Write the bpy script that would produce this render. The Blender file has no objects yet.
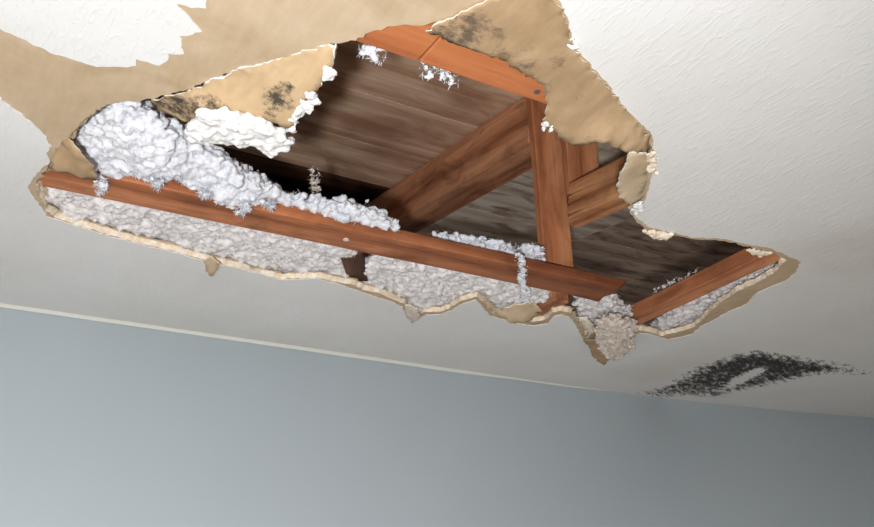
import bpy, bmesh, math, random
from mathutils import Vector, Matrix, noise
from mathutils.geometry import delaunay_2d_cdt
random.seed(7)
SC = bpy.context.scene
COL = SC.collection

# ------------------------------------------------------------------ camera
F, CX, CY = 839.0, 437.0, 263.5            # focal length and centre for an 874 x 527 frame
H = 0.635                                  # ceiling above the lens
Z0 = 2.40                                  # ceiling height
AX = Vector((1613, 337, 839)).normalized()  # along the wall, in (right, down, forward)
AY = Vector((-507, 337, 839)).normalized()  # towards the wall
AZ = Vector((0, -839, 337)).normalized()    # up
CAM = Vector((0, 0, Z0 - H))
right = Vector((AX[0], AY[0], AZ[0])); down = Vector((AX[1], AY[1], AZ[1])); fwd = Vector((AX[2], AY[2], AZ[2]))
cam_d = bpy.data.cameras.new('camera'); cam = bpy.data.objects.new('camera', cam_d); COL.objects.link(cam)
cam_d.sensor_width = 36; cam_d.lens = 36 * F / 874; cam_d.clip_start = 0.01
m = Matrix((right, -down, -fwd)).transposed().to_4x4(); m.translation = CAM
cam.matrix_world = m
SC.camera = cam

# ------------------------------------------------------------------ light
SC.view_settings.view_transform = 'Standard'; SC.view_settings.look = 'None'
SC.view_settings.gamma = 1; SC.view_settings.use_curve_mapping = False
SC.view_settings.exposure = 0.0
w = bpy.data.worlds.new('room_ambient'); SC.world = w; w.use_nodes = True
w.node_tree.nodes['Background'].inputs[0].default_value = (1.0, 0.94, 0.88, 1)
w.node_tree.nodes['Background'].inputs[1].default_value = 0.13
zv0 = Vector((0, 0, 1))
fl = bpy.data.lights.new('camera_flash', 'SPOT'); fl.shadow_soft_size = 0.03; fl.spot_size = math.radians(112); fl.spot_blend = 1.0; fl.energy = 138
fl.color = (0.985, 0.99, 1.0)
flo = bpy.data.objects.new('camera_flash', fl); COL.objects.link(flo)
flo.location = CAM + right * -0.06 - fwd * 0.30 + zv0 * -0.10
flo.rotation_euler = (fwd + right * -0.10 + down * 0.02).to_track_quat('-Z', 'Y').to_euler()
wl = bpy.data.lights.new('window_daylight', 'AREA'); wl.shape = 'RECTANGLE'; wl.size = 1.6; wl.size_y = 1.3; wl.energy = 12
wl.color = (0.86, 0.95, 1.0)
wlo = bpy.data.objects.new('window_daylight', wl); COL.objects.link(wlo)
wlo.location = (-2.4, -0.4, 1.25)
wlo.rotation_euler = Vector((1, 0.25, 0.1)).to_track_quat('-Z', 'Y').to_euler()

sn = bpy.data.lights.new('bounce_sun', 'SUN'); sn.energy = 1.6; sn.angle = 0.01; sn.color = (1.0, 0.97, 0.93)
sno = bpy.data.objects.new('bounce_sun', sn); COL.objects.link(sno); sno.location = (0, -4, 4)
sno.rotation_euler = Vector((0.25, 0.78, -0.62)).to_track_quat('-Z', 'Y').to_euler()   # unseen sun added from behind, bounces off the carpet to lift the ceiling

# ------------------------------------------------------------------ helpers
def ray(px, py):
    d = Vector((px - CX, py - CY, F))
    return Vector((d.dot(AX), d.dot(AY), d.dot(AZ)))
def P(px, py, dz=0.0):
    """point of the photograph at height dz above the ceiling's underside"""
    r = ray(px, py)
    return CAM + r * ((H + dz) / r.z)
def tag(o, label=None, cat=None, group=None, kind=None):
    if label: o['label'] = label
    if cat: o['category'] = cat
    if group: o['group'] = group
    if kind: o['kind'] = kind
    return o
def link(name, me, mats, parent=None, smooth=False):
    o = bpy.data.objects.new(name, me); COL.objects.link(o)
    for mt in (mats if isinstance(mats, (list, tuple)) else [mats]): me.materials.append(mt)
    if smooth:
        for p in me.polygons: p.use_smooth = True
    if parent: o.parent = parent
    return o
def pymesh(name, verts, faces, mats, parent=None, smooth=False, midx=None):
    me = bpy.data.meshes.new(name); me.from_pydata([tuple(v) for v in verts], [], faces); me.update()
    o = link(name, me, mats, parent, smooth)
    if midx: me.polygons.foreach_set('material_index', midx)
    return o
def inside(x, y, poly):
    c = False; j = len(poly) - 1
    for i in range(len(poly)):
        xi, yi = poly[i][0], poly[i][1]; xj, yj = poly[j][0], poly[j][1]
        if (yi > y) != (yj > y) and x < (xj - xi) * (y - yi) / (yj - yi) + xi: c = not c
        j = i
    return c
def edge_dist(x, y, poly):
    best = 1e9; n = len(poly)
    for i in range(n):
        ax, ay = poly[i][0], poly[i][1]; bx, by = poly[(i + 1) % n][0], poly[(i + 1) % n][1]
        dx, dy = bx - ax, by - ay; L = dx * dx + dy * dy
        t = 0 if L == 0 else max(0, min(1, ((x - ax) * dx + (y - ay) * dy) / L))
        d = (ax + t * dx - x) ** 2 + (ay + t * dy - y) ** 2
        if d < best: best = d
    return math.sqrt(best)
def rag(poly, step, amp, seed=0.0, closed=True):
    """subdivide a world-space outline and make it ragged"""
    out = []; n = len(poly)
    for i in range(n if closed else n - 1):
        a = Vector(poly[i]); b = Vector(poly[(i + 1) % n]); L = (b - a).length
        k = max(1, int(L / step))
        nv = Vector((-(b - a).y, (b - a).x, 0)); nv = nv.normalized() if nv.length > 0 else nv
        for q in range(k):
            p = a.lerp(b, q / k)
            s = noise.noise(Vector((p.x * 60, p.y * 60, seed))) + 0.9 * noise.noise(Vector((p.x * 190, p.y * 190, seed + 9))) + 0.35 * random.uniform(-1, 1)
            out.append(p + nv * amp * s * (1.0 if L > step * 2 else 0.5))
    if not closed: out.append(Vector(poly[-1]))
    return out
def cdt(polys, pts=(), keep=None):
    """triangulate outlines (2D) plus loose points; keep(x, y) tells which triangles stay"""
    vs = []; es = []
    for pl in polys:
        b = len(vs); vs += [Vector((p[0], p[1])) for p in pl]
        es += [(b + i, b + (i + 1) % len(pl)) for i in range(len(pl))]
    vs += [Vector((p[0], p[1])) for p in pts]
    V, E_, FC, ov, oe, of = delaunay_2d_cdt(vs, es, [], 0, 1e-6)
    fs = []
    for f_ in FC:
        c = (V[f_[0]] + V[f_[1]] + V[f_[2]]) / 3
        if keep is None or keep(c.x, c.y): fs.append(tuple(f_))
    return V, fs, ov

# ------------------------------------------------------------------ materials
def srgb(r, g, b):
    f_ = lambda c: (c / 255 / 12.92) if c / 255 <= 0.04045 else ((c / 255 + 0.055) / 1.055) ** 2.4
    return (f_(r), f_(g), f_(b), 1)
class NT:
    def __init__(s, name):
        s.m = bpy.data.materials.new(name); s.m.use_nodes = True; s.t = s.m.node_tree
        s.b = s.t.nodes['Principled BSDF']; s.b.inputs['Specular IOR Level'].default_value = 0.25
    def n(s, typ, **kw):
        nd = s.t.nodes.new(typ)
        for k, v in kw.items():
            if k in nd.inputs and not hasattr(nd, k): nd.inputs[k].default_value = v
            else: setattr(nd, k, v)
        return nd
    def l(s, a, b): s.t.links.new(a, b)
    def coord(s, scale=(1, 1, 1), rot=(0, 0, 0), loc=(0, 0, 0), rnd=False):
        tc = s.n('ShaderNodeTexCoord'); mp = s.n('ShaderNodeMapping')
        mp.inputs['Scale'].default_value = scale; mp.inputs['Rotation'].default_value = rot; mp.inputs['Location'].default_value = loc
        if rnd:
            oi = s.n('ShaderNodeObjectInfo'); ml = s.n('ShaderNodeVectorMath', operation='SCALE')
            cb = s.n('ShaderNodeCombineXYZ'); s.l(oi.outputs['Random'], cb.inputs[0]); s.l(oi.outputs['Random'], cb.inputs[1]); s.l(oi.outputs['Random'], cb.inputs[2])
            s.l(cb.outputs[0], ml.inputs[0]); ml.inputs['Scale'].default_value = 37.0
            ad = s.n('ShaderNodeVectorMath', operation='ADD'); s.l(tc.outputs['Object'], ad.inputs[0]); s.l(ml.outputs[0], ad.inputs[1])
            s.l(ad.outputs[0], mp.inputs[0])
        else: s.l(tc.outputs['Object'], mp.inputs[0])
        return mp.outputs[0]
    def noise(s, vec, scale, detail=4, rough=0.55, dist=0.0):
        nd = s.n('ShaderNodeTexNoise'); s.l(vec, nd.inputs['Vector'])
        nd.inputs['Scale'].default_value = scale; nd.inputs['Detail'].default_value = detail
        nd.inputs['Roughness'].default_value = rough; nd.inputs['Distortion'].default_value = dist
        return nd.outputs[0]
    def ramp(s, fac, stops):
        r = s.n('ShaderNodeValToRGB'); s.l(fac, r.inputs[0]); e = r.color_ramp.elements
        while len(e) < len(stops): e.new(0.5)
        for el, (p, c) in zip(e, stops): el.position = p; el.color = c
        return r.outputs[0]
    def mix(s, fac, a, b, mode='MIX'):
        x = s.n('ShaderNodeMix', data_type='RGBA', blend_type=mode)
        for v, i in ((fac, 0), (a, 6), (b, 7)):
            if isinstance(v, (int, float)): x.inputs[i].default_value = v
            elif isinstance(v, tuple): x.inputs[i].default_value = v
            else: s.l(v, x.inputs[i])
        return x.outputs[2]
    def bump(s, h, strength, dist):
        b = s.n('ShaderNodeBump'); b.inputs['Strength'].default_value = strength; b.inputs['Distance'].default_value = dist
        s.l(h, b.inputs['Height']); s.l(b.outputs[0], s.b.inputs['Normal'])
    def out(s, colr, rough=0.85):
        if isinstance(colr, tuple): s.b.inputs['Base Color'].default_value = colr
        else: s.l(colr, s.b.inputs['Base Color'])
        s.b.inputs['Roughness'].default_value = rough
        return s.m
G = lambda v: (v, v, v, 1)

def mat_wood(name, dark, mid, light, grain=1.0, stain=0.5, stain_col=(0.03, 0.018, 0.012, 1), stain_scale=7.0, rough=0.7, wet=None):
    k = NT(name)
    v = k.coord((1.2, 14, 14), rnd=True)
    g1 = k.noise(v, 3.2 * grain, 8, 0.6, 1.2)
    v2 = k.coord((0.9, 9, 9), rnd=True)
    wv = k.n('ShaderNodeTexWave', wave_type='RINGS', rings_direction='X'); k.l(v2, wv.inputs[0])
    wv.inputs['Scale'].default_value = 0.55 * grain; wv.inputs['Distortion'].default_value = 5; wv.inputs['Detail'].default_value = 3; wv.inputs['Detail Scale'].default_value = 0.7
    c = k.ramp(g1, [(0.30, dark), (0.5, mid), (0.72, light)])
    c = k.mix(0.45, c, k.ramp(wv.outputs[0], [(0.0, dark), (0.45, mid), (1.0, light)]))
    st = k.noise(k.coord((1.0, 2.2, 2.2), rnd=True), stain_scale, 5, 0.6, 0.6)
    sm = k.ramp(st, [(0.48, G(0)), (0.68, G(1))])
    ml = k.n('ShaderNodeMath', operation='MULTIPLY'); k.l(sm, ml.inputs[0]); ml.inputs[1].default_value = stain
    c = k.mix(ml.outputs[0], c, stain_col)
    if wet:                                # water-darkened towards one end
        tc = k.n('ShaderNodeTexCoord'); sx = k.n('ShaderNodeSeparateXYZ'); k.l(tc.outputs['Object'], sx.inputs[0])
        ad = k.n('ShaderNodeMath', operation='MULTIPLY_ADD'); k.l(st, ad.inputs[0]); ad.inputs[1].default_value = 0.5; k.l(sx.outputs[0], ad.inputs[2])
        mr = k.n('ShaderNodeMapRange'); k.l(ad.outputs[0], mr.inputs[0]); mr.inputs[1].default_value = wet[0]; mr.inputs[2].default_value = wet[1]; mr.inputs[4].default_value = 0.7
        c = k.mix(mr.outputs[0], c, srgb(88, 44, 28))
    k.bump(g1, 0.35, 0.002)
    return k.out(c, rough)

M = {}
M['wood'] = mat_wood('orange_pine', srgb(136, 80, 50), srgb(190, 122, 82), srgb(214, 152, 108), stain=0.45, stain_col=srgb(100, 56, 38))
M['wood_wet'] = mat_wood('water_stained_pine', srgb(130, 74, 46), srgb(184, 114, 74), srgb(206, 142, 100), stain=0.6, stain_col=srgb(92, 50, 34), wet=(0.42, 1.15))
M['wood_red'] = mat_wood('aged_red_pine', srgb(112, 66, 44), srgb(184, 122, 86), srgb(220, 164, 124), grain=0.8, stain=0.6, stain_col=srgb(92, 50, 34))
M['wood_bright'] = mat_wood('fresh_orange_pine', srgb(150, 86, 52), srgb(184, 110, 66), srgb(202, 130, 82), stain=0.25, stain_col=srgb(150, 80, 46))
M['wood_split'] = mat_wood('split_pine', srgb(124, 78, 50), srgb(186, 128, 86), srgb(214, 162, 116), grain=1.6, stain=0.4, stain_col=srgb(100, 66, 50))
M['deck'] = mat_wood('brown_deck_plank', srgb(166, 126, 98), srgb(212, 176, 148), srgb(232, 204, 178), grain=0.8, stain=0.6, stain_col=srgb(136, 88, 60), stain_scale=3)
M['deck_grey'] = mat_wood('weathered_grey_plank', srgb(186, 166, 146), srgb(228, 212, 194), srgb(244, 234, 220), grain=0.8, stain=0.9, stain_col=srgb(132, 98, 76), stain_scale=6)
M['deck_dark'] = mat_wood('stained_dark_plank', srgb(150, 122, 102), srgb(198, 172, 152), srgb(224, 204, 186), grain=0.7, stain=0.95, stain_col=srgb(92, 62, 56), stain_scale=6)
M['wood_shade'] = mat_wood('shade_darkened_wood', srgb(40, 26, 20), srgb(86, 56, 40), srgb(112, 78, 58), stain=0.9, stain_col=srgb(26, 18, 15), stain_scale=5)  # low base colour stands in for shade in the gap and behind the timber
M['seal'] = NT('black_light_seal').out(srgb(40, 38, 36), 0.95)  # for the unseen sheet added over the deck to block stray light

# textured white ceiling paint, with the mould stain read from a mesh attribute
k = NT('white_ceiling_paint')
v = k.coord((1.0, 0.22, 1), rot=(0, 0, 0.25))
s1 = k.noise(v, 85, 4, 0.6, 1.6)
s1r = k.ramp(s1, [(0.52, G(0)), (0.66, G(1))])
s2 = k.noise(k.coord(), 150, 3, 0.6)
hh = k.mix(0.25, s1r, s2)
k.bump(hh, 0.22, 0.003)
base = k.ramp(k.noise(k.coord(), 3.0, 4, 0.6), [(0.35, srgb(226, 225, 222)), (0.7, srgb(234, 234, 233))])
at = k.n('ShaderNodeAttribute', attribute_name='mould')
mp2 = k.n('ShaderNodeMapping'); k.l(k.coord(rot=(0, 0, -0.56)), mp2.inputs[0]); mp2.inputs['Scale'].default_value = (0.36, 1, 1)
fine = k.noise(mp2.outputs[0], 60, 9, 0.75, 0.6)
sub = k.n('ShaderNodeMath', operation='SUBTRACT'); k.l(fine, sub.inputs[0]); sub.inputs[1].default_value = 0.5
mu = k.n('ShaderNodeMath', operation='MULTIPLY_ADD'); k.l(sub.outputs[0], mu.inputs[0]); mu.inputs[1].default_value = 4.2; k.l(at.outputs['Fac'], mu.inputs[2])
mf = k.ramp(mu.outputs[0], [(0.22, G(0)), (0.5, G(0.62)), (0.9, G(1))])
at2 = k.n('ShaderNodeAttribute', attribute_name='brown_tint')
base = k.mix(at2.outputs['Fac'], base, srgb(176, 150, 116))
gate = k.ramp(at.outputs['Fac'], [(0.02, G(0)), (0.12, G(1))])
c = k.mix(k.mix(1.0, mf, gate, 'MULTIPLY'), base, k.ramp(mu.outputs[0], [(0.3, srgb(110, 92, 72)), (0.62, srgb(36, 27, 20))]))
M['paint'] = k.out(c, 0.55)

def mat_paper(name, a, b, mould=0.0, mscale=16):
    k = NT(name)
    n1 = k.noise(k.coord((1, 1, 1), rnd=True), 9, 5, 0.6, 0.8)
    c = k.ramp(n1, [(0.3, a), (0.7, b)])
    f2 = k.noise(k.coord((90, 18, 90), rot=(0, 0, 0.6)), 1.0, 3, 0.6)
    c = k.mix(0.12, c, k.ramp(f2, [(0.3, G(0.15)), (0.7, G(0.9))]), 'SOFT_LIGHT')
    if mould > 0:
        at = k.n('ShaderNodeAttribute', attribute_name='mould')
        fine = k.noise(k.coord(rnd=True), mscale * 4, 6, 0.8)
        mu = k.n('ShaderNodeMath', operation='MULTIPLY'); k.l(fine, mu.inputs[0]); k.l(at.outputs['Fac'], mu.inputs[1])
        mf = k.ramp(mu.outputs[0], [(0.36, G(0)), (0.52, G(mould))])
        c = k.mix(mf, c, srgb(62, 56, 52))
    k.bump(k.mix(0.5, n1, f2), 0.25, 0.003)
    return k.out(c, 0.9)
M['paper'] = mat_paper('brown_board_paper', srgb(180, 156, 124), srgb(200, 180, 152))
M['paper_mould'] = mat_paper('mouldy_board_paper', srgb(176, 150, 116), srgb(196, 170, 134), 0.95)
M['paper_dull'] = mat_paper('dull_board_paper', srgb(156, 130, 98), srgb(184, 156, 122), 0.75, 10)
k = NT('gypsum_core'); n1 = k.noise(k.coord(), 70, 5, 0.7)
k.bump(n1, 0.8, 0.004)
M['gypsum'] = k.out(k.ramp(n1, [(0.3, srgb(222, 196, 164)), (0.55, srgb(240, 226, 206)), (0.75, srgb(248, 240, 228))]), 0.95)
k = NT('white_gypsum'); n1 = k.noise(k.coord(), 60, 5, 0.7)
k.bump(n1, 0.9, 0.005)
M['gypsum_white'] = k.out(k.ramp(n1, [(0.25, srgb(205, 203, 200)), (0.6, srgb(244, 243, 242))]), 0.95)
def mat_fluff(name, lo, hi, speck, amt):
    k = NT(name); n1 = k.noise(k.coord(), 42, 5, 0.65)
    c = k.ramp(n1, [(0.3, lo), (0.62, hi)])
    sp = k.noise(k.coord(loc=(3, 1, 2)), 120, 3, 0.6)
    c = k.mix(k.ramp(sp, [(0.60, G(0)), (0.70, G(amt))]), c, speck)
    k.bump(k.noise(k.coord(), 160, 4, 0.7), 0.4, 0.003)
    k.b.inputs['Subsurface Weight'].default_value = 0.75; k.b.inputs['Subsurface Radius'].default_value = (1, 1, 1); k.b.inputs['Subsurface Scale'].default_value = 0.008
    return k.out(c, 1.0)
M['fluff'] = mat_fluff('white_insulation', srgb(206, 209, 217), srgb(232, 233, 238), srgb(214, 214, 222), 0.3)
M['fluff_grey'] = mat_fluff('grey_insulation', srgb(204, 200, 202), srgb(232, 228, 226), srgb(120, 108, 104), 0.7)
M['fluff_beige'] = mat_fluff('beige_insulation', srgb(186, 172, 160), srgb(216, 204, 192), srgb(110, 92, 80), 0.7)
k = NT('blue_grey_wall_paint'); n1 = k.noise(k.coord(), 220, 3, 0.6)
k.bump(n1, 0.12, 0.002)
M['wall'] = k.out(k.ramp(k.noise(k.coord(), 1.5, 3), [(0.3, srgb(203, 213, 219)), (0.7, srgb(208, 218, 224))]), 0.6)
M['cream'] = NT('cream_caulk').out(srgb(214, 216, 206), 0.6)
M['steel'] = NT('grey_nail_steel').out(srgb(130, 135, 140), 0.4); M['steel'].node_tree.nodes['Principled BSDF'].inputs['Metallic'].default_value = 0.8
M['floor'] = NT('beige_carpet').out(srgb(200, 180, 160), 1.0)

# ------------------------------------------------------------------ outlines of the damage (traced, then laid on the ceiling plane)
PT, BT = 0.0016, 0.0127                    # paint skin and board thickness
near_edge = [(46,170),(56,152),(66,141),(75,130),(85,119),(97,110),(111,103),(125,101),(135,102),(151,98),(170,94),(190,89),(203,83),(225,75),(250,66),(275,60),(300,53),(320,47),(335,43),(355,40),(370,33),(388,27),(411,26),(428,25),(455,16),(489,0),(520,-10),(548,-6)]
flap_hinge = [(558,8),(564,21),(568,46),(591,71),(609,89),(620,106),(631,117),(647,135),(650,150)]
near_right = [(649,165),(645,186),(640,201),(631,215),(646,230),(665,233),(691,239),(724,241),(753,248),(770,251),(787,260)]
far_edge = [(774,273),(757,283),(740,290),(720,303),(706,316),(695,327),(682,331),(662,336),(648,332),(638,330),(625,334),(606,334),(592,332),(588,338),(582,330),(577,321),(570,313),(560,311),(551,314),(546,320),(534,322),(519,320),(503,317),(491,312),(483,302),(476,297),(461,301),(449,309),(439,312),(425,312),(416,316),(409,315),(403,304),(391,299),(379,293),(366,291),(350,284),(340,283),(317,278),(281,279),(250,273),(240,268),(215,263),(193,257),(176,252),(145,245),(112,236),(76,225),(55,218),(45,210),(39,196),(34,184),(40,176)]
hole_px = near_edge + flap_hinge + near_right + far_edge
HOLE = rag([P(x, y, PT).xy.to_3d() for x, y in hole_px], 0.005, 0.0034, 1.0)
paint_px = [(-130,30),(0,99),(22,115),(43,133),(50,146),(47,155),(51,162),(43,167),(33,179),(28,187),(34,198),(38,203),(47,217),(76,226),(112,237),(145,246),(176,253),(193,258),(215,264),(240,269),(281,280),(317,279),(341,285),(366,294),(391,302),(402,307),(407,318),(415,321),(426,315),(440,315),(451,311),(462,304),(476,300),(490,316),(503,320),(519,324),(534,326),(548,324),(553,317),(562,315),(569,317),(576,326),(585,342),(600,342),(630,339),(640,333),(652,335),(668,340),(691,335),(701,327),(727,313),(747,304),(757,293),(786,281),(796,273),(801,262),(787,256),(770,248),(753,245.5),(724,239),(691,237),(665,231),(648,227),(635,216),(644,203),(649,188),(654,168),(654,150),(652,135),(634,117),(623,106),(612,88),(595,70),(573,45),(568,20),(561,3),(540,-30),(480,-100),(350,-150),(230,-80),(209,0),(206,8),(191,8),(177,4),(202,32),(180,36),(184,54),(168,54),(169,61),(159,65),(135,59),(137,67),(97,67),(54,54),(0,29)]
PAINT = rag([P(x, y).xy.to_3d() for x, y in paint_px], 0.006, 0.0026, 5.0)

# ------------------------------------------------------------------ the setting
X0, X1, Y0, Y1 = -2.6, 4.6, -1.6, 2.5
rect = [(X0, Y0), (X1, Y0), (X1, Y1), (X0, Y1)]
# board: paper face below, gypsum edge, paper on the back
V, FS, ov = cdt([rect, HOLE], keep=lambda x, y: not inside(x, y, HOLE))
zb, zt = Z0 + PT, Z0 + PT + BT
vs = [Vector((p.x, p.y, zb)) for p in V]; fs = [tuple(reversed(f_)) if (V[f_[1]] - V[f_[0]]).cross(V[f_[2]] - V[f_[0]]) > 0 else f_ for f_ in FS]; mi = [0] * len(fs)
n0 = len(vs); nh = len(HOLE)
HC = Vector((0.72, 1.2, 0))
lay = [(0.0008, 0.0006, 0.3), (0.004, 0.002, 1), (0.008, 0.004, 1), (0.0108, 0.006, 1), (0.0112, 0.010, 1.5), (BT, 0.010, 1.5)]
for dz, inn, j in lay:
    for i, p in enumerate(HOLE):
        q = p - HOLE[i - 1]; nrm = Vector((-q.y, q.x, 0)); nrm = nrm.normalized() if nrm.length else nrm
        if nrm.dot(HC - p) < 0: nrm = -nrm
        fs_ = max(0.0, -nrm.y) if p.x > 0.12 else 0.8
        a = inn * (0.12 + 0.88 * fs_) + 0.004 * j * noise.noise(Vector((p.x * 70, p.y * 70, dz * 300)))
        vs.append(Vector((p.x, p.y, zb + dz)) + nrm * a)
ring = [[ov_i for ov_i in range(4, 4 + nh)]]   # outline vertices keep their order after the rectangle
base_ring = list(range(4, 4 + nh))
prev = base_ring
for li in range(len(lay)):
    cur = list(range(n0 + li * nh, n0 + (li + 1) * nh))
    for i in range(nh):
        a, b = i, (i + 1) % nh
        fs.append((prev[a], prev[b], cur[b], cur[a])); mi.append(0 if li in (0, 4, 5) else 1)
    prev = cur
# back of the board
tb = len(vs)
V2, FS2, _ = cdt([rect, [vs[i] for i in prev]], keep=lambda x, y: not inside(x, y, HOLE))
vs += [Vector((p.x, p.y, zt)) for p in V2]; fs += [tuple(i + tb for i in f_) for f_ in FS2]; mi += [0] * len(FS2)
ceiling = pymesh('ceiling', vs, fs, [M['paper'], M['gypsum']], midx=mi)
for p_ in ceiling.data.polygons: p_.use_smooth = p_.material_index == 1
tag(ceiling, 'plasterboard ceiling with a large ragged hole torn through it', None, None, 'structure')

# paint skin: peeled back well beyond the hole
mould_px = [(634,394),(652,391),(678,379),(696,368),(716,362),(736,354.7),(759,351),(783,354.7),(806,359),(829,362),(847,365),(867,373),(852,374.5),(829,373),(806,376),(783,382),(760,387),(736,391),(719,397),(684,395.5),(655,397.5)]
clear_px = [(719,392),(728,380),(745,371),(765,365),(769,371),(751,380),(736,388)]
MO = [P(x, y).xy for x, y in mould_px]; CL = [P(x, y).xy for x, y in clear_px]
pts = []
x = min(p.x for p in MO) - 0.03
while x < max(p.x for p in MO) + 0.03:
    y = min(p.y for p in MO) - 0.03
    while y < max(p.y for p in MO) + 0.03:
        if y < 2.07 and (inside(x, y, MO) or edge_dist(x, y, MO) < 0.025): pts.append((x + random.uniform(-.002, .002), y + random.uniform(-.002, .002)))
        y += 0.008
    x += 0.008
gx = X0 + 0.1
while gx < X1:
    gy = Y0 + 0.1
    while gy < Y1:
        if not inside(gx, gy, MO): pts.append((gx + random.uniform(-.01, .01), gy))
        gy += 0.1
    gx += 0.1
V, FS, ov = cdt([rect, PAINT], pts, keep=lambda x, y: not inside(x, y, PAINT))
used = sorted({i for f_ in FS for i in f_} | set(range(4, 4 + len(PAINT)))); remap = {o_: n_ for n_, o_ in enumerate(used)}
vs = [Vector((V[i].x, V[i].y, Z0)) for i in used]
fs = [tuple(remap[i] for i in (reversed(f_) if (V[f_[1]] - V[f_[0]]).cross(V[f_[2]] - V[f_[0]]) > 0 else f_)) for f_ in FS]
n0 = len(vs); npn = len(PAINT)
vs += [Vector((p.x, p.y, zb)) for p in PAINT]
for i in range(npn):
    a, b = i, (i + 1) % npn
    fs.append((remap[4 + a], remap[4 + b], n0 + b, n0 + a))
skin = pymesh('paint_skin', vs, fs, M['paint'], ceiling)
a_m = skin.data.attributes.new('mould', 'FLOAT', 'POINT'); a_d = skin.data.attributes.new('brown_tint', 'FLOAT', 'POINT')
BROWN_SPOTS = [P(860, 260).xy, P(835, 245).xy, P(690, 362).xy, P(655, 372).xy]  # centres of soft, faint brown tint on the paint
for i, p in enumerate(vs):
    val = 0.0
    if inside(p.x, p.y, MO):
        d = edge_dist(p.x, p.y, MO)
        val = min(0.88, 0.22 + d / 0.09)
        u = (p - CAM); py = (u.dot(down) / u.dot(fwd)) * F + CY; px = (u.dot(right) / u.dot(fwd)) * F + CX
        if inside(p.x, p.y, CL): val *= max(0.0, 0.8 - edge_dist(p.x, p.y, CL) / 0.028)
        # growth is thinner on the wall side of the patch
        low = (py - 351) / 46
        val *= max(0.0, 1.15 - 0.75 * max(0, low - 0.35) - (0.5 * max(0, (px - 800) / 70)))
    else:
        val = max(0.0, 0.22 - edge_dist(p.x, p.y, MO) / 0.08) if (p.y > 1.2 and p.x > 1.6) else 0.0
    a_m.data[i].value = val
    a_d.data[i].value = max([0.0] + [0.30 * max(0, 1 - (p.xy - q).length / 0.16) for q in BROWN_SPOTS])

# wall, its caulked joint, floor
def wall_y(x): return (3.285 - (0.047 * (x / H - 2.4) ** 2 if x / H > 2.4 else 0)) * H
WL = [(-2.6, wall_y(-2.6))] + [(x / 20, wall_y(x / 20)) for x in range(30, 66)]
vs = []; fs = []
for (x, y) in WL: vs += [Vector((x, y, 0)), Vector((x, y, Z0)), Vector((x, y + 0.12, Z0)), Vector((x, y + 0.12, 0))]
for i in range(len(WL) - 1):
    b = i * 4
    for q in range(4): fs.append((b + q, b + (q + 1) % 4, b + 4 + (q + 1) % 4, b + 4 + q))
wall = pymesh('wall_back', vs, fs, M['wall'])
for p_ in wall.data.polygons: p_.use_smooth = abs(p_.normal.y) > 0.5
wr = pymesh('wall_right', [(3.25, Y0, 0), (3.25, Y1, 0), (3.25, Y1, Z0), (3.25, Y0, Z0), (3.37, Y0, 0), (3.37, Y1, 0), (3.37, Y1, Z0), (3.37, Y0, Z0)], [(0, 3, 2, 1), (4, 5, 6, 7), (0, 1, 5, 4), (3, 7, 6, 2), (0, 4, 7, 3), (1, 2, 6, 5)], M['wall']); tag(wr, 'side wall beyond the mould stain', kind='structure'); tag(wall, 'plain pale blue grey painted wall below the ceiling', kind='structure')
vs = []; fs = []; nseg = 60; xa, xb = -2.6, 3.0 * H
for i in range(nseg + 1):
    x = xa + (xb - xa) * i / nseg; y = wall_y(x)
    hh = 0.009 + 0.004 * noise.noise(Vector((x * 3, 2, 1))) - (0.008 * max(0, (x - 1.2) / 0.8))
    vs += [Vector((x, y - 0.0015, Z0)), Vector((x, y - 0.0025, Z0 - hh * 0.5)), Vector((x, y - 0.0004, Z0 - hh))]
for i in range(nseg):
    for q in range(2): fs.append((i * 3 + q, i * 3 + q + 1, i * 3 + 4 + q, i * 3 + 3 + q))
tr = pymesh('trim_1', vs, fs, M['cream'], smooth=True); tag(tr, 'thin cream caulk line where wall meets ceiling', kind='structure')
flr = pymesh('floor', [(X0, Y0, 0), (X1, Y0, 0), (X1, Y1, 0), (X0, Y1, 0)], [(0, 1, 2, 3)], M['floor']); tag(flr, 'beige carpeted floor of the room', kind='structure')

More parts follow.
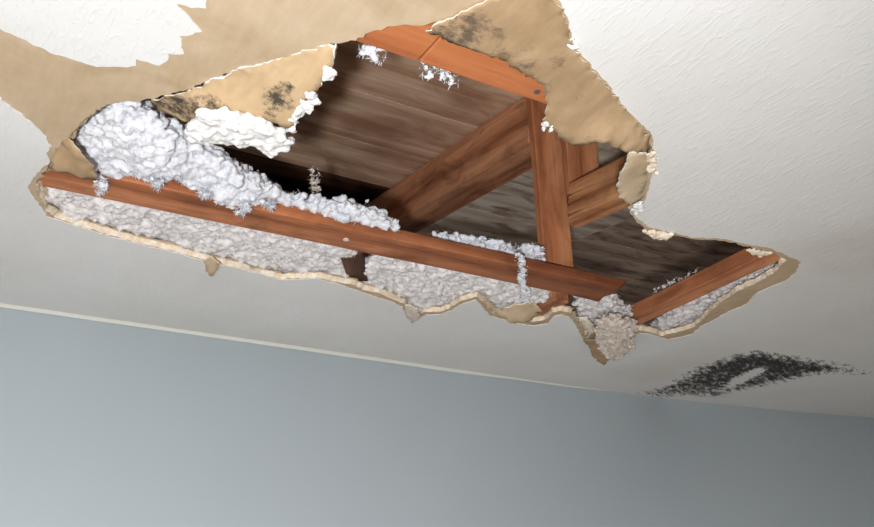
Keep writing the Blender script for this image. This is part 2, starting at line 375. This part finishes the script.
# ------------------------------------------------------------------ boards
def board(name, a, b, wdir, wd, td, mat, parent=None, rough=0.0012, seed=0, bev=0.002):
    """a box from a to b; section wd along wdir and td across it; a and b lie on the centre line"""
    a, b = Vector(a), Vector(b); ax = (b - a); L = ax.length; ax.normalize()
    wv = (Vector(wdir) - ax * Vector(wdir).dot(ax)).normalized(); tv = ax.cross(wv)
    n = max(4, int(L / 0.05)); verts = []; faces = []
    ring = [(-1, -1), (-0.3, -1), (0.35, -1), (1, -1), (1, 1), (0.35, 1), (-0.3, 1), (-1, 1)]
    for i in range(n + 1):
        x = L * (i / n - 0.5)
        if 0 < i < n: x += random.uniform(-.3, .3) * L / n * 0.3
        for (u, t) in ring:
            s = Vector((x * 6 + seed * 13.1, u * 2.1 + seed, t * 1.7))
            verts.append(Vector((x, u * wd / 2 + rough * noise.noise(s), t * td / 2 + rough * noise.noise(s + Vector((7, 3, 1))))))
    R = len(ring)
    for i in range(n):
        for q in range(R): faces.append((i * R + q, i * R + (q + 1) % R, (i + 1) * R + (q + 1) % R, (i + 1) * R + q))
    faces.append(tuple(reversed(range(R)))); faces.append(tuple(n * R + q for q in range(R)))
    me = bpy.data.meshes.new(name); me.from_pydata([tuple(v) for v in verts], [], faces); me.update()
    bm = bmesh.new(); bm.from_mesh(me); bmesh.ops.recalc_face_normals(bm, faces=bm.faces)
    es = [e for e in bm.edges if len(e.link_faces) == 2 and e.calc_face_angle() > 1.0]
    if bev: bmesh.ops.bevel(bm, geom=es, offset=bev, segments=1, affect='EDGES')
    bm.to_mesh(me); bm.free()
    o = link(name, me, mat)
    mw = Matrix((ax, wv, tv)).transposed().to_4x4(); mw.translation = (a + b) / 2
    o.matrix_world = mw
    if parent:
        o.parent = parent; o.matrix_parent_inverse = parent.matrix_world.inverted()
    return o
FB = zt - Z0                               # framing sits on the back of the board
hz = lambda v: CAM.z + v * H               # height given in units of H above the lens
Wd = Vector
xv, yv, zv = Wd((1, 0, 0)), Wd((0, 1, 0)), Wd((0, 0, 1))
# long flat timber over the far part of the hole
JZ = zt + 0.019; JA = zt + 0.012
ya = 2.205 * H * (H + FB) / H; jw = 0.092
joist_a = board('ceiling_joist', (-0.55, ya - jw / 2, JA), (1.955 * H, ya - jw / 2, JA), yv, jw, 0.024, M['wood_wet'], seed=1)
for v_ in joist_a.data.vertices:           # rotten, broken right hand end
    t_ = v_.co.x - ((1.955 * H + 0.55) / 2 - 0.05)
    if t_ > 0: v_.co.x += 0.03 * noise.noise(Vector((v_.co.y * 60, v_.co.z * 60, 1))) - 0.012; v_.co.z += 0.005 * noise.noise(v_.co * 40)
tag(joist_a, 'long orange brown timber crossing the hole end to end with insulation on it', 'joist')
yb_ = 1.247 * H * (H + FB) / H
xj = P(429, 50, FB).x
joist_c = board('ceiling_joist', (-0.6, yb_ - jw / 2, JZ), (xj - 0.001, yb_ - jw / 2, JZ), yv, jw, 0.038, M['wood_bright'], seed=12)
tag(joist_c, 'bright orange timber at the near edge left of the butt joint', 'joist')
joist_b = board('ceiling_joist', (xj + 0.001, yb_ - jw / 2, JZ), (2.6 * H, yb_ - jw / 2, JZ), yv, jw, 0.038, M['wood_bright'], seed=2)
tag(joist_b, 'bright orange timber right of the butt joint with a nail beside the mouldy paper', 'joist')
def nail(par, p, r=0.0045, mat='steel', name='nail'):
    me = bpy.data.meshes.new(name); bm = bmesh.new()
    bmesh.ops.create_cone(bm, cap_ends=True, segments=10, radius1=r, radius2=r * 0.8, depth=0.003)
    bm.to_mesh(me); bm.free(); o = link(name, me, M[mat]); o.location = p
    o.parent = par; o.matrix_parent_inverse = par.matrix_world.inverted(); return o
bpy.context.view_layer.update()
nail(joist_b, P(537, 91, FB) - zv * 0.001)
nail(joist_a, P(346, 239, FB) - zv * 0.001, 0.006, 'gypsum_white', 'nail_head')
# right hand joist, towards the wall
a = P(788, 257, FB); b = P(636, 327, FB); ext = (a - b) * 0.6
dirv = (a - b).normalized(); perp = Wd((dirv.y, -dirv.x, 0)); 
if perp.x > 0: perp = -perp
off = perp * 0.026 + zv * 0.017
rj = board('cross_joist', a + ext + off, b - dirv * 0.0 + off, perp, 0.052, 0.034, M['wood'], seed=3)
tag(rj, 'short orange brown joist slanting across the right hand end of the hole', 'joist')
# post from the long timber up to the roof
def Yat(px, py, yy):
    r = ray(px, py); return CAM + r * (yy * H / r.y)
pb = (Yat(542, 262, 2.19) + Yat(571, 265, 2.19)) / 2; ptop = (Yat(527, 100, 2.19) + Yat(556, 100, 2.19)) / 2
pd = (ptop - pb).normalized()
pb = pb - pd * ((pb.z - (zt + 0.024)) / pd.z)
EL = math.radians(6); SL = Wd((0, math.cos(EL), math.sin(EL))); SN = Wd((0, -math.sin(EL), math.cos(EL)))
DK = 1.58 * H                              # roof deck plane, measured along SN from the lens
def on_plane(p, d, D): return p + d * ((D - (p - CAM).dot(SN)) / d.dot(SN))
ptop = on_plane(pb, pd, DK - 0.02)
post = board('post', pb, ptop, xv, 0.080, 0.022, M['wood'], seed=4)
tag(post, 'upright brown post rising from the long timber to the roof', 'post')
# double rafter left of the post
K = 1.36 * H
ra_x0, ra_x1 = 1.217 * K, 1.332 * K
xc = (ra_x0 + ra_x1) / 2; rw = ra_x1 - ra_x0; rh = DK - K
def slp(x, y, D):                          # point on a plane parallel to the roof
    return CAM + Wd((x, y, (D + y * math.sin(EL)) / math.cos(EL)))
raf = board('rafter', slp(xc, 2.235 * H, K + rh / 2 - 0.002), slp(xc, 4.4 * H, K + rh / 2 - 0.002), SN, rh - 0.004, rw, M['wood_red'], seed=5)
tag(raf, 'broad red brown rafter with swirling grain running up left of the post', 'rafter')
# split rafter end nailed to the near side of the post
def split_board():
    hL, t, L = 0.100, 0.03, 0.62
    outl = [(0, 0), (0.004, 0.020), (0.075, 0.0225), (0.002, 0.026), (-0.004, 0.046), (0.055, 0.049), (0.0, 0.052), (0.003, 0.068), (0.11, 0.0695), (0.006, 0.073), (0.002, hL), (L, hL), (L, 0)]
    n = len(outl); vs = [Wd((x, -t / 2, z)) for x, z in outl] + [Wd((x, t / 2, z)) for x, z in outl]
    fs = [tuple(range(n)), tuple(reversed(range(n, 2 * n)))] + [(i, i + n, (i + 1) % n + n, (i + 1) % n) for i in range(n)]
    o = pymesh('split_rafter', vs, fs, M['wood_split'])
    ax = -SL; mw = Matrix((ax, ax.cross(SN) * -1, SN)).transposed().to_4x4()
    mw.translation = slp(1.765 * H, 2.15 * H, 1.012 * H)
    o.matrix_world = mw; return o
sb = split_board(); tag(sb, 'pale split rafter end with open cracks butting against the post', 'rafter')
# short blocks
blk = board('blocking', P(563, 300, FB) + zv * 0.03 + yv * 0.01, P(563, 300, FB) + zv * 0.03 + yv * 0.13, xv, 0.05, 0.06, M['wood_red'], seed=6)
tag(blk, 'dark wooden block behind the right hand end of the long timber', 'block')
blk2 = board('blocking', P(360, 262, FB) + zv * 0.03 - xv * 0.02, P(360, 262, FB) + zv * 0.03 + Wd((0.05, 0.12, 0)), xv, 0.045, 0.05, M['wood_shade'], seed=7)  # dark colour stands in for the dim light reaching this block
tag(blk2, 'dark wooden block between two insulation batts behind the long timber', 'block')
brd = board('side_board', slp(1.892 * H, 2.24 * H, 1.18 * H), on_plane(slp(1.892 * H, 2.24 * H, 1.18 * H), zv, DK - 0.002), xv, 0.10, 0.03, M['wood'], seed=8)
tag(brd, 'brown board standing right behind the post', 'board')
brd2 = board('cross_board', slp(2.05 * H, 2.25 * H, DK - 0.026), slp(2.7 * H, 1.95 * H, DK - 0.026), SN, 0.05, 0.03, M['wood_red'], seed=9)
tag(brd2, 'short dark red board under the roof beside the split rafter', 'board')

# roof deck: planks laid along the wall on the rafters
deck = bpy.data.objects.new('roof_deck', None); COL.objects.link(deck); deck.location = slp(0, 2.0, DK); tag(deck, 'brown underside of the roof boarding above the hole', kind='structure')
bpy.context.view_layer.update()
wdt = 0.27; GAP = 3.46 * H
for i in range(-9, 5):
    v = GAP + i * wdt
    parts = [] if i == 0 else [(-2.6, xc - 0.004, M['deck'])]
    xm = 1.95 * H * 1.5
    parts += [(xc + 0.004, xm - 0.001, M['deck_grey']), (xm + 0.001, 4.6, M['deck_dark'])]
    for n_, (xa, xb, mt) in enumerate(parts):
        D = DK + 0.010 + random.uniform(0, .0008)
        board('plank', slp(xa, v + wdt / 2, D), slp(xb, v + wdt / 2, D), SL, wdt - 0.0008, 0.019, mt, deck, 0.0006, i + 20 + 50 * n_, 0)
board('light_seal', slp(-2.6, 1.5, DK + 0.125), slp(4.6, 1.5, DK + 0.125), SL, 4.6, 0.006, M['seal'], deck, 0.0, 1, 0)  # unseen sheet added to stop light leaking between the planks
# second layer of boards seen through the gap, coloured dark as if in shade
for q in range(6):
    board('plank', slp(-2.0, GAP - 0.15 + q * 0.12, DK + 0.075), slp(xc + 0.5, GAP - 0.15 + q * 0.12, DK + 0.075), SL, 0.1195, 0.02, M['wood_shade'], deck, 0.0008, q + 120, 0.001)

# ------------------------------------------------------------------ insulation
def ico_template():
    bm = bmesh.new(); bmesh.ops.create_icosphere(bm, subdivisions=1, radius=1)
    v = [x.co.copy() for x in bm.verts]; f_ = [tuple(x.index for x in fc.verts) for fc in bm.faces]; bm.free(); return v, f_
IV, IF = ico_template()
def footprint(o, grow):                    # plan outline of a board, so that insulation is packed around it
    bpy.context.view_layer.update()
    xs = [v_.co.x for v_ in o.data.vertices]; ys = [v_.co.y for v_ in o.data.vertices]; zs = [v_.co.z for v_ in o.data.vertices]
    cs = [(o.matrix_world @ Vector((a_, b_, c_))).xy for a_ in (min(xs), max(xs)) for b_ in (min(ys), max(ys)) for c_ in (min(zs), max(zs))]
    from mathutils.geometry import convex_hull_2d
    h_ = [cs[i_] for i_ in convex_hull_2d(cs)]; m_ = sum(h_, Vector((0, 0))) / len(h_)
    return [p_ + (p_ - m_).normalized() * grow for p_ in h_]
KEEP_OUT = [footprint(blk, 0.006), footprint(blk2, 0.006), footprint(rj, 0.004)]
def fluff(name, contour, n, zfun, rr, mat, label, fibres=900, voxel=0.0026, disp=0.009, grid=0.009, seed=0):
    """a mass of insulation: clumps spread over an outline at the heights zfun gives, fused, roughened and fringed"""
    rnd = random.Random(seed)
    x0 = min(p[0] for p in contour); x1 = max(p[0] for p in contour); y0 = min(p[1] for p in contour); y1 = max(p[1] for p in contour)
    vs = []; fs = []; cents = []
    g = []
    gx = x0
    while gx < x1:
        gy = y0
        while gy < y1:
            g.append((gx + rnd.uniform(-.5, .5) * grid, gy + rnd.uniform(-.5, .5) * grid)); gy += grid
        gx += grid
    for (x, y) in g:
        if not inside(x, y, contour): continue
        if name in ('insulation_batt', 'insulation_clump') and any(inside(x, y, f_) for f_ in KEEP_OUT): continue
        d = edge_dist(x, y, contour)
        zlo, zhi = zfun(x, y, d)
        z = zlo
        while True:
            r = rr * rnd.uniform(0.55, 1.35) * (0.65 if d < rr else 1)
            c = Wd((x + rnd.gauss(0, grid * .4), y + rnd.gauss(0, grid * .4), z + rnd.gauss(0, rr * .25)))
            cents.append((c, r)); b = len(vs)
            sx, sy, sz = rnd.uniform(.7, 1.3), rnd.uniform(.7, 1.3), rnd.uniform(.6, 1.1)
            for q in IV:
                k_ = 1 + 0.5 * noise.noise(c * 90 + q * 1.3)
                vs.append(c + Wd((q.x * sx, q.y * sy, q.z * sz)) * r * k_)
            fs += [tuple(b + t for t in f_) for f_ in IF]
            z += rr * 1.5
            if z > zhi: break
    o = pymesh(name, vs, fs, mat, smooth=True)
    md = o.modifiers.new('fuse', 'REMESH'); md.mode = 'VOXEL'; md.voxel_size = voxel; md.use_smooth_shade = True
    tx = bpy.data.textures.new(name + '_clouds', 'CLOUDS'); tx.noise_scale = 0.009; tx.noise_depth = 4
    dm = o.modifiers.new('ruffle', 'DISPLACE'); dm.texture = tx; dm.strength = disp; dm.mid_level = 0.5; dm.texture_coords = 'GLOBAL'
    tag(o, label, 'insulation', None, 'stuff')
    if fibres:
        vs = []; fs = []
        for q in range(fibres * 3):
            c, r = rnd.choice(cents)
            d = Wd((rnd.gauss(0, 1), rnd.gauss(0, 1), rnd.gauss(-.3, 1))).normalized()
            s = d.orthogonal(); s.rotate(Matrix.Rotation(rnd.uniform(0, 6.28), 3, d)); ln = rnd.uniform(.003, .009); wd = rnd.uniform(.0003, .0008)
            p = c + d * r * .8; bend = s.cross(d) * rnd.uniform(-.5, .5) * ln
            b = len(vs)
            vs += [p - s * wd, p + s * wd, p + d * ln * .55 + bend * .4 - s * wd * .7, p + d * ln * .55 + bend * .4 + s * wd * .7, p + d * ln + bend]
            fs += [(b, b + 1, b + 3, b + 2), (b + 2, b + 3, b + 4)]
        fo = pymesh('fibres', vs, fs, mat, o); fo['kind'] = 'stuff'
    return o
def px(c, dz): return [P(x, y, dz) for x, y in c]

pile_c = [(56,152),(66,136),(85,117),(97,108),(111,102),(130,104),(150,111),(166,124),(184,134),(200,146),(226,160),(250,176),(272,187),(292,198),(318,202),(345,205),(372,212),(394,218),(400,226),(382,229),(360,223),(330,214),(300,207),(270,202),(246,203),(228,199),(205,190),(190,187),(170,179),(155,180),(130,172),(112,175),(100,178),(92,172),(84,160),(70,156)]
pile = px(pile_c, 0.045)
def zpile(x, y, d):
    k_ = min(1, d / 0.05)
    return Z0 + 0.045 - 0.022 * k_ + 0.012 * noise.noise(Wd((x * 14, y * 14, 3))), Z0 + 0.048 + 0.04 * k_
ins_a = fluff('insulation_pile', pile, 0, zpile, 0.010, M['fluff'], 'bright white fluffy insulation spilling over the near side of the long timber', 2600, seed=1)
# tufts hanging down in front of the timber
for q, cpx in enumerate([[(94,170),(106,176),(108,190),(103,196),(97,186)], [(236,200),(250,203),(248,214),(243,219),(238,212)], [(262,199),(276,202),(274,210),(266,208)], [(200,188),(212,192),(208,200),(202,196)], [(150,178),(162,180),(160,189),(154,188)]]):
    c_ = px(cpx, 0.004)
    fluff('insulation_tuft', c_, 0, lambda x, y, d: (Z0 + 0.003, Z0 + 0.004), 0.0065, M['fluff'],
          ['white insulation tuft hanging over the left end of the long timber', 'drooping white tuft below the middle of the fluffy pile', 'small white tuft just right of the drooping tuft on the pile edge', 'small white tuft left of the drooping tuft on the pile edge', 'small white tuft on the pile edge nearest the left end tuft'][q], 90, 0.0025, 0.006, 0.008, seed=10 + q)
# blanket behind the timber: left batt, middle batt
g1 = px([(40,176),(60,186),(140,203),(240,224),(352,248),(358,262),(352,276),(335,292),(240,280),(110,244),(40,222)], 0.02)
fluff('insulation_batt', g1, 0, lambda x, y, d: (Z0 + 0.026 + 0.007 * noise.noise(Wd((x * 20, y * 20, 0))), Z0 + 0.045), 0.010, M['fluff_grey'], 'greyish white insulation batt behind the left half of the long timber', 1500, 0.0032, 0.007, seed=3)
g2 = px([(352,286),(362,270),(380,256),(470,272),(548,289),(556,303),(552,312),(520,318),(480,312),(430,325),(400,322)], 0.02)
fluff('insulation_batt', g2, 0, lambda x, y, d: (Z0 + 0.024 + 0.007 * noise.noise(Wd((x * 20, y * 20, 0))), Z0 + 0.045), 0.010, M['fluff_grey'], 'pale insulation batt behind the middle of the long timber', 1500, 0.0032, 0.007, seed=4)
g3 = px([(430,236),(452,238),(480,241),(500,245),(518,251),(536,247),(543,250),(542,266),(530,270),(480,262),(440,250)], 0.06)
fluff('insulation_ridge', g3, 0, lambda x, y, d: (Z0 + 0.054, Z0 + 0.068), 0.009, M['fluff'], 'white ridge of insulation on top of the long timber left of the post', 700, 0.0034, 0.008, seed=5)
g4 = px([(574,300),(590,298),(612,302),(624,310),(632,314),(634,322),(626,326),(600,325),(584,320)], 0.02)
fluff('insulation_clump', g4, 0, lambda x, y, d: (Z0 + 0.022, Z0 + 0.045), 0.010, M['fluff_grey'], 'grey insulation filling the gap between the long timber and the short joist', 500, 0.0034, 0.008, seed=6)
g5 = px([(598,318),(622,316),(636,322),(634,338),(628,350),(612,358),(602,352),(596,336)], -0.02)
fluff('insulation_clump', g5, 0, lambda x, y, d: (Z0 - 0.022 - 0.01 * min(1, d / .02), Z0 - 0.012), 0.0085, M['fluff_beige'], 'beige clump of insulation hanging below the ceiling at the torn corner', 500, 0.003, 0.007, seed=7)
g6 = px([(646,333),(658,323),(690,306),(730,288),(770,266),(790,264),(760,288),(730,306),(700,326),(670,340)], 0.03)
fluff('insulation_batt', g6, 0, lambda x, y, d: (Z0 + 0.030, Z0 + 0.045), 0.009, M['fluff_grey'], 'thin grey strip of insulation right of the short joist', 500, 0.0036, 0.007, seed=8)
g7 = px([(356,44),(366,46),(378,50),(392,55),(386,57),(368,54),(358,50)], FB + 0.02)
fluff('insulation_tuft', g7, 0, lambda x, y, d: (zt + 0.012, zt + 0.03), 0.007, M['fluff'], 'white tuft clinging beside the left end of the bright orange timber', 25, 0.0028, 0.006, 0.008, seed=9)
g8 = px([(414,64),(430,69),(446,74),(462,80),(455,82),(436,77),(418,70)], FB + 0.02)
fluff('insulation_tuft', g8, 0, lambda x, y, d: (zt + 0.012, zt + 0.03), 0.0055, M['fluff'], 'thin white tufts along the far edge of the bright orange timber', 25, 0.0026, 0.006, 0.008, seed=12)
g9 = px([(700,266),(668,281),(652,288),(664,289),(688,277)], 0.075)
fluff('insulation_tuft', g9, 0, lambda x, y, d: (Z0 + 0.068, Z0 + 0.075), 0.006, M['fluff_grey'], 'small grey tuft lying along the top of the short right hand joist', 60, 0.003, 0.006, 0.009, seed=13)

fluff('insulation_strand', px([(516,252),(523,253),(526,266),(525,280),(530,292),(529,302),(522,302),(521,290),(518,280),(519,266)], FB - .008), 0, lambda x, y, d: (Z0 + FB - .009, Z0 + FB - .008), 0.0047, M['fluff'], 'thin white strand of insulation hanging across the long timber', 60, 0.0022, 0.006, 0.005, seed=14)
fluff('insulation_strand', px([(311,168),(316,168),(319,180),(320,198),(313,198),(312,182)], 0.13), 0, lambda x, y, d: (Z0 + .13, Z0 + .13), 0.0045, M['fluff_beige'], 'thin pale strand hanging in the dark gap above the fluffy pile', 60, 0.0024, 0.006, 0.006, seed=15)

# ------------------------------------------------------------------ torn flaps
def flap(name, cpts, mats, label, cat='flap', thick=0.003, wob=0.004, step=0.005, amp=0.0045, seed=0, mould=None, parent=None):
    """cpts: (px, py, dz) around the outline; the sheet bends between those heights"""
    base = [P(x, y, dz) for x, y, dz in cpts]
    out2 = rag([Wd((p.x, p.y, 0)) for p in base], step, amp, seed)
    def zz(x, y):
        sw = 0; s = 0; n = len(base)
        for i in range(n):
            a, b = base[i], base[(i + 1) % n]
            for t in (0, .5):
                p = a.lerp(b, t); w_ = 1 / (((p.x - x) ** 2 + (p.y - y) ** 2) ** 1.25 + 1e-7); sw += w_; s += w_ * p.z
        return s / sw + wob * noise.noise(Wd((x * 16, y * 16, seed * 3.3))) + wob * .4 * noise.noise(Wd((x * 50, y * 50, seed)))
    x0 = min(p.x for p in out2); x1 = max(p.x for p in out2); y0 = min(p.y for p in out2); y1 = max(p.y for p in out2)
    pts = []; gx = x0; st = 0.010
    while gx < x1:
        gy = y0
        while gy < y1:
            q = (gx + random.uniform(-.3, .3) * st, gy + random.uniform(-.3, .3) * st)
            if inside(q[0], q[1], out2) and edge_dist(q[0], q[1], out2) > 0.004: pts.append(q)
            gy += st
        gx += st
    V, FS, _ = cdt([out2], pts, keep=lambda x, y: inside(x, y, out2))
    vs = [Wd((p.x, p.y, zz(p.x, p.y))) for p in V]
    fs = [tuple(reversed(f_)) if (V[f_[1]] - V[f_[0]]).cross(V[f_[2]] - V[f_[0]]) > 0 else f_ for f_ in FS]
    o = pymesh(name, vs, fs, mats, parent, smooth=True)
    am = o.data.attributes.new('mould', 'FLOAT', 'POINT')
    if mould:
        spots = [(P(x, y, dz), r, s) for x, y, dz, r, s in mould]
        for i, p in enumerate(vs):
            am.data[i].value = max([0] + [s * max(0, 1 - ((p.xy - c_.xy).length / r) ** 2) for c_, r, s in spots])
    md = o.modifiers.new('thickness', 'SOLIDIFY'); md.thickness = thick; md.offset = -1
    if isinstance(mats, (list, tuple)) and len(mats) > 1: md.material_offset_rim = 1
    if label: tag(o, label, cat)
    return o
# big paper flap at the near right
Fz = PT - 0.0035
flap('paper_flap', [(489,-2,Fz),(520,-12,Fz),(552,-4,Fz),(560,8,Fz),(566,21,Fz),(570,46,Fz),(593,71,Fz),(611,89,Fz),(622,106,Fz),(633,117,Fz),(649,134,Fz),(650,149,-.012),(645,152,-.02),(627,153,-.03),(602,144,-.034),(575,146,-.03),(557,136,-.03),(545,125,-.024),(546,104,-.018),(544,86,-.014),(514,67,-.010),(496,58,-.008),(457,46,-.006),(428,32,-.004),(436,25,-.003),(455,15,Fz)],
     [M['paper_dull'], M['gypsum']], 'large tan paper flap with mould specks curling down at the near right edge', thick=0.0025, seed=1,
     mould=[(450,34,0,.07,1.0),(600,120,0,.06,.8),(585,95,0,.05,.75),(540,80,0,.05,.8),(485,28,0,.05,.9),(475,18,0,.05,.9),(520,55,0,.07,.8),(560,58,0,.04,.8),(500,45,0,.04,.8),(535,40,0,.03,.7)])
# board flap at the near left
df = bpy.data.objects.new('board_flap', None); COL.objects.link(df); df.location = P(255, 70, 0); bpy.context.view_layer.update()
tag(df, 'tan piece of board with dark mould spots and white broken edge hanging over the hole', 'flap')
def under(o, par):
    o.parent = par; o.matrix_parent_inverse = par.matrix_world.inverted(); return o
pf = flap('paper_face', [(188,90,PT),(203,83,PT),(225,75,PT),(250,66,PT),(275,60,PT),(300,53,PT),(320,47,PT),(336,43,PT),(334,52,-.006),(332,66,-.012),(324,80,-.018),(317,92,-.022),(304,102,-.027),(300,114,-.03),(294,126,-.034),(284,129,-.035),(268,122,-.033),(240,117,-.03),(220,117,-.028),(204,113,-.024),(194,104,-.014),(187,96,-.006)],
     [M['paper_mould'], M['gypsum_white']], None, thick=0.011, wob=0.003, seed=2,
     mould=[(278,98,-.02,.04,1.0),(288,90,-.02,.02,1.0),(272,106,-.02,.03,.9),(215,108,-.02,.035,1.0),(200,104,-.01,.03,1.0),(245,105,-.02,.02,.6),(296,103,-.02,.015,.8)])
under(pf, df)
def chunk(name, c, dz, zlo, zhi, r, mat, par, seed, voxel=0.003, disp=0.007, grid=0.005):
    o = fluff(name, px(c, dz), 0, lambda x, y, d: (Z0 + zlo, Z0 + zhi), r, mat, None, 0, voxel, disp, grid, seed)
    for kx in ('label', 'category', 'kind'):
        if kx in o: del o[kx]
    return under(o, par) if par else o
chunk('broken_edge', [(190,124),(202,108),(220,109),(238,111),(262,118),(280,128),(291,140),(272,149),(254,140),(241,141),(217,135),(202,138),(192,135)], -.03, -.036, -.026, 0.0105, M['gypsum_white'], df, 41)
chunk('broken_edge', [(327,66),(333,64),(336,74),(331,79),(324,80)], -.014, -.018, -.012, 0.008, M['gypsum_white'], df, 42)
chunk('broken_edge', [(309,92),(317,89),(318,100),(309,104),(300,112),(297,122),(290,128),(284,130),(290,118),(300,104)], -.026, -.030, -.024, 0.008, M['gypsum_white'], df, 43)
flap('paper_scrap', [(150,101,.03),(170,96,.02),(190,91,.014),(202,108,.01),(198,120,.008),(186,122,.012),(172,116,.02),(160,110,.028)], [M['paper_mould'], M['gypsum']], 'scrap of paper black with mould between the fluffy pile and the board flap', cat='paper', thick=0.003, seed=11, mould=[(180,108,.015,.06,1.0),(165,105,.02,.05,1.0),(192,112,.01,.03,.9)])
# crumpled paper at the left end
flap('paper_scrap', [(58,148,Fz),(66,140,Fz),(72,142,-.006),(80,150,-.012),(88,160,-.016),(94,172,-.018),(98,180,-.02),(93,184,-.02),(84,178,-.018),(74,174,-.014),(62,171,-.01),(50,170,Fz),(52,158,Fz)], [M['paper_dull'], M['paper']], 'crumpled tan paper curling under the left end of the long timber', cat='paper', thick=0.002, wob=0.014, seed=3)
# small flap on the right
flap('paper_scrap', [(630,153,-.004),(646,152,Fz),(650,164,Fz),(645,186,Fz),(641,200,-.006),(630,206,-.012),(619,198,-.014),(617,185,-.014),(623,170,-.012)], [M['paper'], M['gypsum_white']], 'small rounded tan scrap hanging right of the split rafter end', cat='paper', thick=0.004, wob=0.004, seed=4)
# torn strips at the far edge
flap('paper_scrap', [(483,303,0),(500,309,.006),(515,303,.012),(530,300,.016),(541,306,.010),(536,316,-.004),(528,321,-.008),(510,319,-.008),(494,314,-.004)], [M['paper'], M['gypsum']], 'curled torn paper strip on the far edge below the hanging strand', cat='paper', thick=0.003, wob=0.014, amp=0.008, seed=5)
flap('paper_scrap', [(577,317,.0),(586,318,-.006),(593,324,-.01),(593,333,-.012),(586,340,-.012),(589,332,-.008),(583,326,-.004)], [M['gypsum'], M['gypsum_white']], 'small cream torn curl left of the hanging beige clump', cat='paper', thick=0.003, wob=0.003, step=.006, seed=6)
flap('paper_scrap', [(583,341,-.012),(596,338,-.016),(606,346,-.022),(612,354,-.028),(604,366,-.036),(598,362,-.034),(592,356,-.028),(590,348,-.02)], [M['paper_dull'], M['paper']], 'dark tan paper tatter hanging below the beige clump', cat='paper', thick=0.002, wob=0.005, step=.006, seed=7)
flap('paper_scrap', [(203,262,Fz),(212,258,Fz),(219,264,-.01),(216,273,-.018),(211,279,-.022),(206,272,-.016)], [M['paper'], M['gypsum']], 'small paper shred hanging from the far left edge', cat='paper', thick=0.002, wob=0.004, step=.006, seed=8)
flap('paper_scrap', [(405,305,Fz),(418,308,Fz),(420,318,-.008),(412,324,-.014),(406,317,-.01)], [M['fluff_beige'], M['gypsum']], 'small beige shred dangling from the middle of the far edge', cat='paper', thick=0.004, wob=0.004, step=.006, seed=9)
# crumbs of gypsum along the right hand edge
labs = ['white gypsum crumb on the edge above the large paper flap', 'cream gypsum crumb at the tip of the large paper flap', 'white gypsum crumb under the small rounded scrap', 'white gypsum crumbs where the near right edge begins', 'white gypsum crumb at the right end of the short joist', 'white gypsum crumb at the corner of the large paper flap beside the post']
for q, (c, dz) in enumerate([([(567,34),(575,36),(579,50),(572,52)], -.002), ([(647,150),(655,148),(655,172),(648,172)], 0.0), ([(631,203),(644,199),(645,206),(634,214)], .002), ([(640,226),(652,229),(672,232),(670,237),(650,235)], .002), ([(745,247),(770,250),(768,254),(752,252)], .004), ([(543,119),(551,122),(549,129),(543,128)], -.026)]):
    o = chunk('gypsum_crumb', c, dz, dz - .004, dz + .001, 0.0062, M['gypsum_white' if q in (0, 2, 5) else 'gypsum'], None, 50 + q, 0.0025, 0.006)
    tag(o, labs[q], 'crumb')
